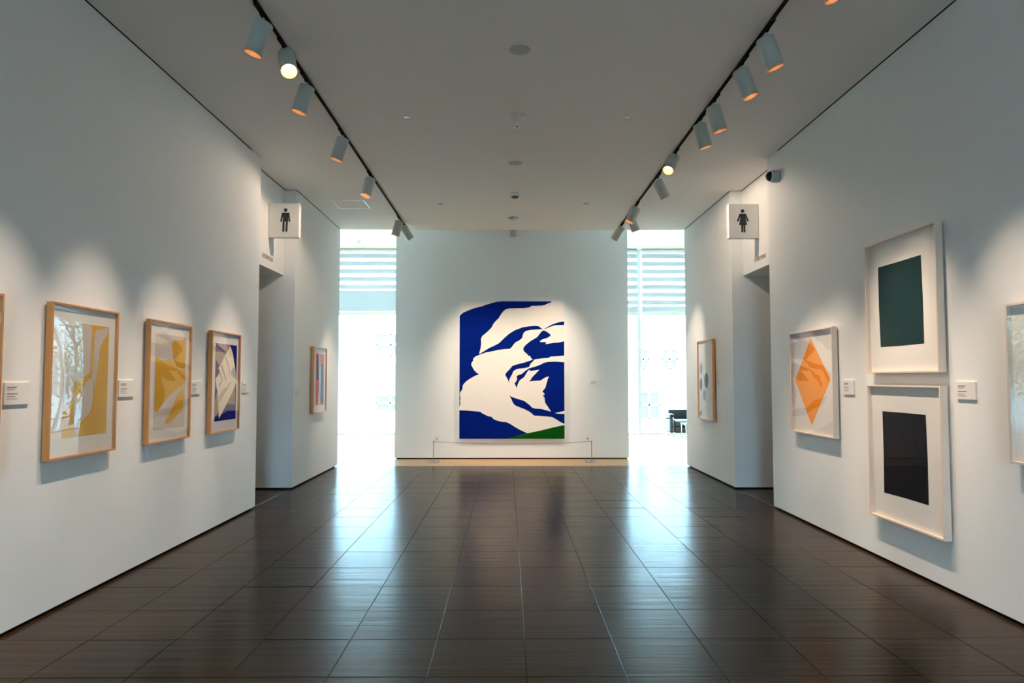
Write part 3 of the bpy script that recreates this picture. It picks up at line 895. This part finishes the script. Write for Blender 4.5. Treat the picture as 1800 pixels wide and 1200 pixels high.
def spot(x, ya, d, label, power=1.0, size=43, blend=0.9, off=0.105):
    d = Vector(d).normalized()
    root = empty('track_spotlight', (x, ya, CEIL), label, 'spotlight', 'white cylinder spotlights on the ceiling tracks')
    rot = rot_to(d).to_euler()
    top = Vector((0, off, -0.067))
    a = bpy.data.objects.new('adapter', adapter_me); COL.objects.link(a); a.parent = root
    MB().tube([(0, off - .035, -.04), (0, off - .02, -.055), tuple(top + d * 0.03)], .009, M['lamp_body'], 8).build('stem', root)
    b = bpy.data.objects.new('body', body_me); COL.objects.link(b); b.parent = root; b.location = top; b.rotation_euler = rot
    for nm, me in (('reflector', refl_me), ('lens', lens_me), ('rim', rim_me)):
        c = bpy.data.objects.new(nm, me); COL.objects.link(c); c.parent = b
    ld = bpy.data.lights.new('lamp', 'SPOT')
    ld.energy = SPOT_W * power; ld.color = SPOT_COL; ld.spot_size = math.radians(size); ld.spot_blend = blend; ld.shadow_soft_size = 0.02
    lo = bpy.data.objects.new('lamp', ld); COL.objects.link(lo); lo.parent = root
    lo.location = top + d * (LEN + 0.006); lo.rotation_euler = rot


spot(TXL, 2.75, (-.075, 0, -.22), 'white spotlight on the left track nearest the viewer, above the frame of the photo')  # lamp added out of view to light the near left wall
spot(TXL, 3.75, (-.075, 0, -.22), 'white spotlight on the left track just out of the photo at the top')  # out of view, added so the nearest left picture gets light
spot(TXL, 4.72, (-.0745, 0, -.221), 'topmost spotlight in the photo on the left track, tilted to the left wall')
spot(TXL, 5.205, (.068, -.13, -.194), 'spotlight on the left track with its bright lens facing the viewer', power=0.7)
spot(TXL, 5.793, (-.071, 0, -.216), 'third spotlight down the left track, right after the one with the bright lens')
spot(TXL, 7.09, (-.07, 0, -.225), 'fourth spotlight down the left track, hanging alone')
spot(TXL, 8.554, (-.055, -.045, -.24), 'fifth spotlight down the left track, over the left restroom sign', size=168, blend=0.3, power=0.24)
spot(TXL, 10.9, (-.06, .02, -.193), 'left one of the pair at the far end of the left track')
spot(TXL, 11.27, (.11, .085, -.19), 'right one of the pair ending the left track, aimed at the painting', power=1.7, size=64, blend=1.0)

spot(TXR, 3.0, (.08, 0, -.22), 'white spotlight on the right track nearest the viewer, above the frame of the photo')  # lamp added out of view to light the near right wall
spot(TXR, 3.98, (.08, 0, -.22), 'spotlight at the top edge of the photo, only its orange rim showing')
spot(TXR, 4.91, (.083, .01, -.22), 'topmost whole spotlight on the right track, tilted to the right wall')
spot(TXR, 5.456, (.075, -.01, -.209), 'second whole spotlight down the right track')
spot(TXR, 6.206, (.068, .01, -.231), 'third whole spotlight down the right track, upper of a close pair')
spot(TXR, 6.662, (.058, .01, -.206), 'fourth whole spotlight down the right track, lower of a close pair')
spot(TXR, 7.695, (-.107, -.12, -.197), 'spotlight on the right track with its bright lens facing left', power=0.7)
spot(TXR, 8.62, (.10, .02, -.188), 'spotlight on the right track just below the one with the bright lens', size=160, blend=0.3, power=0.24)
spot(TXR, 10.02, (-.10, .0, -.194), 'spotlight with a lit rim in the far cluster of the right track', power=0.8)
spot(TXR, 10.54, (.083, .06, -.19), 'middle spotlight of the far cluster, pointing to the right wall')
spot(TXR, 11.33, (-.115, .085, -.183), 'last spotlight of the right track, aimed at the painting', power=1.7, size=64, blend=1.0)


# ------------------------------------------------------------------ ceiling fittings
def lathe_thing(name, loc, prof, m, label, cat, group=None, seg=32):
    o = MB().lathe(prof, m, seg).build(name, None, loc)
    return tag(o, label, cat, group)


SG = 'round flush ceiling speakers'
for y, lab in ((5.338, 'larger looking round speaker grille near the top of the ceiling'), (8.211, 'round speaker grille further back, beyond the sprinkler')):
    o = lathe_thing('ceiling_speaker', (0.097, y, CEIL), [(0.0, -.006), (.084, -.006), (.088, -.004)], M['grille'], lab, 'speaker', SG)
    MB().lathe([(.088, -.007), (.094, -.007), (.096, 0)], M['plastic'], 32).build('rim', o)
r0 = empty('sprinkler', (0.097, 6.747, CEIL), 'chrome sprinkler head in a white ring in the middle of the ceiling', 'sprinkler')
MB().lathe([(.045, -.002), (.062, -.012), (.085, -.014), (.092, -.006), (.093, 0)], M['plastic'], 32).build('ring', r0)
MB().lathe([(.033, 0), (.033, -.055), (.026, -.06), (0, -.06)], M['plastic'], 20).build('cup', r0)
MB().lathe([(.018, -.055), (.018, -.075), (.010, -.080), (.010, -.105), (.028, -.110), (.028, -.114), (0, -.114)], M['chrome'], 16).build('deflector', r0)
CG = 'small flush cover discs on the ceiling'
lathe_thing('ceiling_cover', (-1.014, 6.755, CEIL), [(0, -.006), (.034, -.006), (.038, 0)], M['led'], 'pale round cover disc left of the sprinkler', 'cover', CG)  # cover's bluish brightness from the light is put into its colour
lathe_thing('ceiling_cover', (1.196, 6.74, CEIL), [(0, -.006), (.034, -.006), (.038, 0)], M['led'], 'pale round cover disc right of the sprinkler', 'cover', CG)  # same light-brightened bluish colour as the left cover
lathe_thing('ceiling_cover', (-1.002, 10.164, CEIL), [(0, -.004), (.04, -.004), (.044, 0)], M['grille'], 'thin flush disc at the back left of the ceiling', 'cover', CG)
lathe_thing('ceiling_cover', (1.181, 10.149, CEIL), [(0, -.004), (.04, -.004), (.044, 0)], M['grille'], 'thin flush disc at the back right of the ceiling', 'cover', CG)
d0 = empty('smoke_detector', (0.106, 9.62, CEIL), 'white smoke detector with a dark underside, mid ceiling', 'detector')
MB().lathe([(.070, 0), (.070, -.034), (.060, -.040)], M['plastic'], 28).build('base', d0)
MB().lathe([(.056, -.040), (.046, -.054), (0, -.056)], M['dark_plastic'], 28).build('chamber', d0)
d1 = empty('ceiling_sensor', (0.093, 11.05, CEIL), 'round ceiling sensor with a shiny pale lens near the end wall', 'sensor')
MB().lathe([(.088, 0), (.088, -.008), (.05, -.014)], M['grille'], 28).build('ring', d1)
MB().lathe([(.05, -.014), (.042, -.03), (.02, -.042), (0, -.045)], M['led'], 24).build('lens', d1)
d2 = empty('wall_sensor', (0.11, YF, 4.235), 'small beige cylinder on the end wall just under the ceiling edge', 'sensor')
MB().lathe([(0, 0), (.05, 0), (.05, .13), (.056, .135), (.056, .15), (0, .15)], M['grille'], 20, Matrix.Translation((0, -.058, 0))).build('case', d2)
MB().box((-.02, -.012, .03), (.02, 0, .11), M['plastic']).build('bracket', d2)
d3 = empty('smoke_detector', (-3.84, 17.5, LOB), 'small detector on the lobby ceiling seen through the left opening', 'detector')
MB().lathe([(.075, 0), (.075, -.03), (.06, -.04)], M['plastic'], 24).build('base', d3)
MB().lathe([(.06, -.04), (.05, -.06), (0, -.062)], M['grille'], 24).build('chamber', d3)
hp = empty('access_panel', (-2.36, 10.21, CEIL), 'flush ceiling access panel near the left track end', 'panel')
MB().box((-.232, -.232, -.0025), (.232, .232, 0), M['ceiling']).build('door', hp)
rimp = MB()
for lo, hi in (((-.24, -.24, -.0028), (.24, -.234, 0)), ((-.24, .234, -.0028), (.24, .24, 0)), ((-.24, -.234, -.0028), (-.234, .234, 0)), ((.234, -.234, -.0028), (.24, .234, 0))):
    rimp.box(lo, hi, M['alu'])
rimp.build('rim', hp)

# security camera on the right wall
cm = empty('security_camera', (XR, 7.76, 3.843), 'grey dome security camera with a black lens high on the right wall', 'camera')
ax = Matrix.Rotation(-math.pi / 2, 4, 'Y')   # local +z -> -x
MB().lathe([(.0, 0), (.072, 0), (.074, .02), (.070, .075), (.062, .088)], M['cam_grey'], 28, ax).build('housing', cm)
MB().lathe([(.058, .084), (.056, .105), (.044, .128), (.022, .142), (0, .146)], M['dome'], 24, ax).build('dome', cm)
MB().lathe([(.064, .082), (.066, .094), (.058, .098)], M['plastic'], 28, ax).build('rim', cm)

# ------------------------------------------------------------------ barrier before the painting
PX = (-1.339, 1.527)
PY = 12.45
for x, lab in zip(PX, ('low steel barrier post on the left in front of the painting', 'low steel barrier post on the right in front of the painting')):
    p = empty('barrier_post', (x, PY, 0), lab, 'barrier post', 'low barrier posts before the painting')
    MB().lathe([(0, .030), (.03, .030), (.075, .022), (.105, .014), (.112, .006), (.112, 0)], M['steel'], 28).build('base', p)
    MB().lathe([(.0085, .026), (.0085, .372)], M['steel'], 12).build('rod', p)
    MB().lathe([(.0085, .366), (.013, .370), (.013, .384), (.006, .390), (0, .391)], M['steel'], 14).build('cap', p)
    for k in range(3):
        a = 0.5 + k * 2.094
        MB().lathe([(0, .03), (.014, .03), (.016, .024), (.016, 0)], M['steel'], 10, Matrix.Translation((.108 * math.cos(a), .108 * math.sin(a), 0))).build('foot', p)
pts = [(PX[0] + (PX[1] - PX[0]) * t / 24, PY, .378 - .044 * (1 - (t / 12 - 1) ** 2)) for t in range(25)]
tag(MB().tube(pts, .0045, M['grey_ink'], 6).build('rope'), 'thin grey cord sagging between the two barrier posts', 'rope')
for x, xp, lab in ((-1.332, PX[0], 'tiny steel hook on the end wall, behind the left barrier post'), (1.519, PX[1], 'tiny steel hook on the end wall, behind the right barrier post')):
    hk = empty('wall_hook', (x, YF, .385), lab, 'hook', 'steel hooks on the end wall')
    axh = Matrix.Rotation(math.pi / 2, 4, 'X')
    MB().lathe([(0, .02), (.018, .02), (.02, .014), (.02, 0)], M['steel'], 14, axh).build('plate', hk)
    MB().lathe([(0, .032), (.008, .032), (.008, .018)], M['steel'], 10, axh).build('knob', hk)

# ------------------------------------------------------------------ lobby armchair and table
ch = empty('armchair', (4.62, 18.22, 0), 'black leather armchair in a chrome tube frame by the lobby glazing', 'armchair')
W, D = 0.38, 0.35
fr = MB()
for sx in (-1, 1):
    x = sx * (W - .085)
    fr.tube([(x, -D - .03, 0), (x, -D - .03, .50), (x + sx * .04, D + .02, .50)], .011, M['chrome'], 8)
    fr.tube([(x, D + .02, .60), (x, D + .02, 0)], .011, M['chrome'], 8)
    fr.tube([(x, -D - .03, .085), (x, D + .02, .085)], .010, M['chrome'], 8)
fr.tube([(-W + .085, -D - .03, .085), (W - .085, -D - .03, .085)], .010, M['chrome'], 8).tube([(-W + .085, D + .02, .085), (W - .085, D + .02, .085)], .010, M['chrome'], 8)
fr.tube([(-W + .085, D + .02, .60), (W - .085, D + .02, .60)], .011, M['chrome'], 8)
fr.build('frame', ch)
MB().box((-W + .14, -D + .0, .10), (W - .14, D - .14, .27), M['leather'], .03).build('lower_cushion', ch)
MB().box((-W + .14, -D - .01, .275), (W - .14, D - .14, .42), M['leather'], .035).build('seat_cushion', ch)
for sx in (-1, 1):
    xs = sorted((sx * (W - .135), sx * W))
    MB().box((xs[0], -D + .0, .10), (xs[1], D - .02, .47), M['leather'], .05).build('arm_cushion', ch)
    MB().box((xs[0], -D + .02, .475), (xs[1] if sx > 0 else xs[1], D - .02, .60), M['leather'], .045).build('armrest_pad', ch)
MB().box((-W + .10, D - .135, .425), (W - .10, D - .0, .70), M['leather'], .04).build('back_cushion', ch)

tb = empty('side_table', (4.74, 17.4, 0), 'low chrome framed glass table in front of the armchair', 'table')
tf = MB()
for sx in (-.26, .26):
    for sy in (-.22, .22):
        tf.tube([(sx, sy, 0), (sx, sy, .37)], 0.009, M['chrome'], 8)
for sy in (-.22, .22):
    tf.tube([(-.26, sy, .36), (.26, sy, .36)], .010, M['chrome'], 8)
for sx in (-.26, .26):
    tf.tube([(sx, -.22, .36), (sx, .22, .36)], .010, M['chrome'], 8)
tf.build('frame', tb)
MB().box((-.28, -.24, .373), (.28, .24, .388), M['led'], .003).build('table_top', tb)

for o in list(SC.objects):
    if o.type == 'MESH' and o.name.split('.')[0] in ('print', 'blue_paint', 'green_paint', 'glazing', 'floor_tile', 'floor_tile_field', 'foliage'):
        continue
    if o.type == 'MESH' and o.data.users == 1:
        recalc(o)
for me in (body_me, refl_me, lens_me, rim_me, adapter_me):
    pass
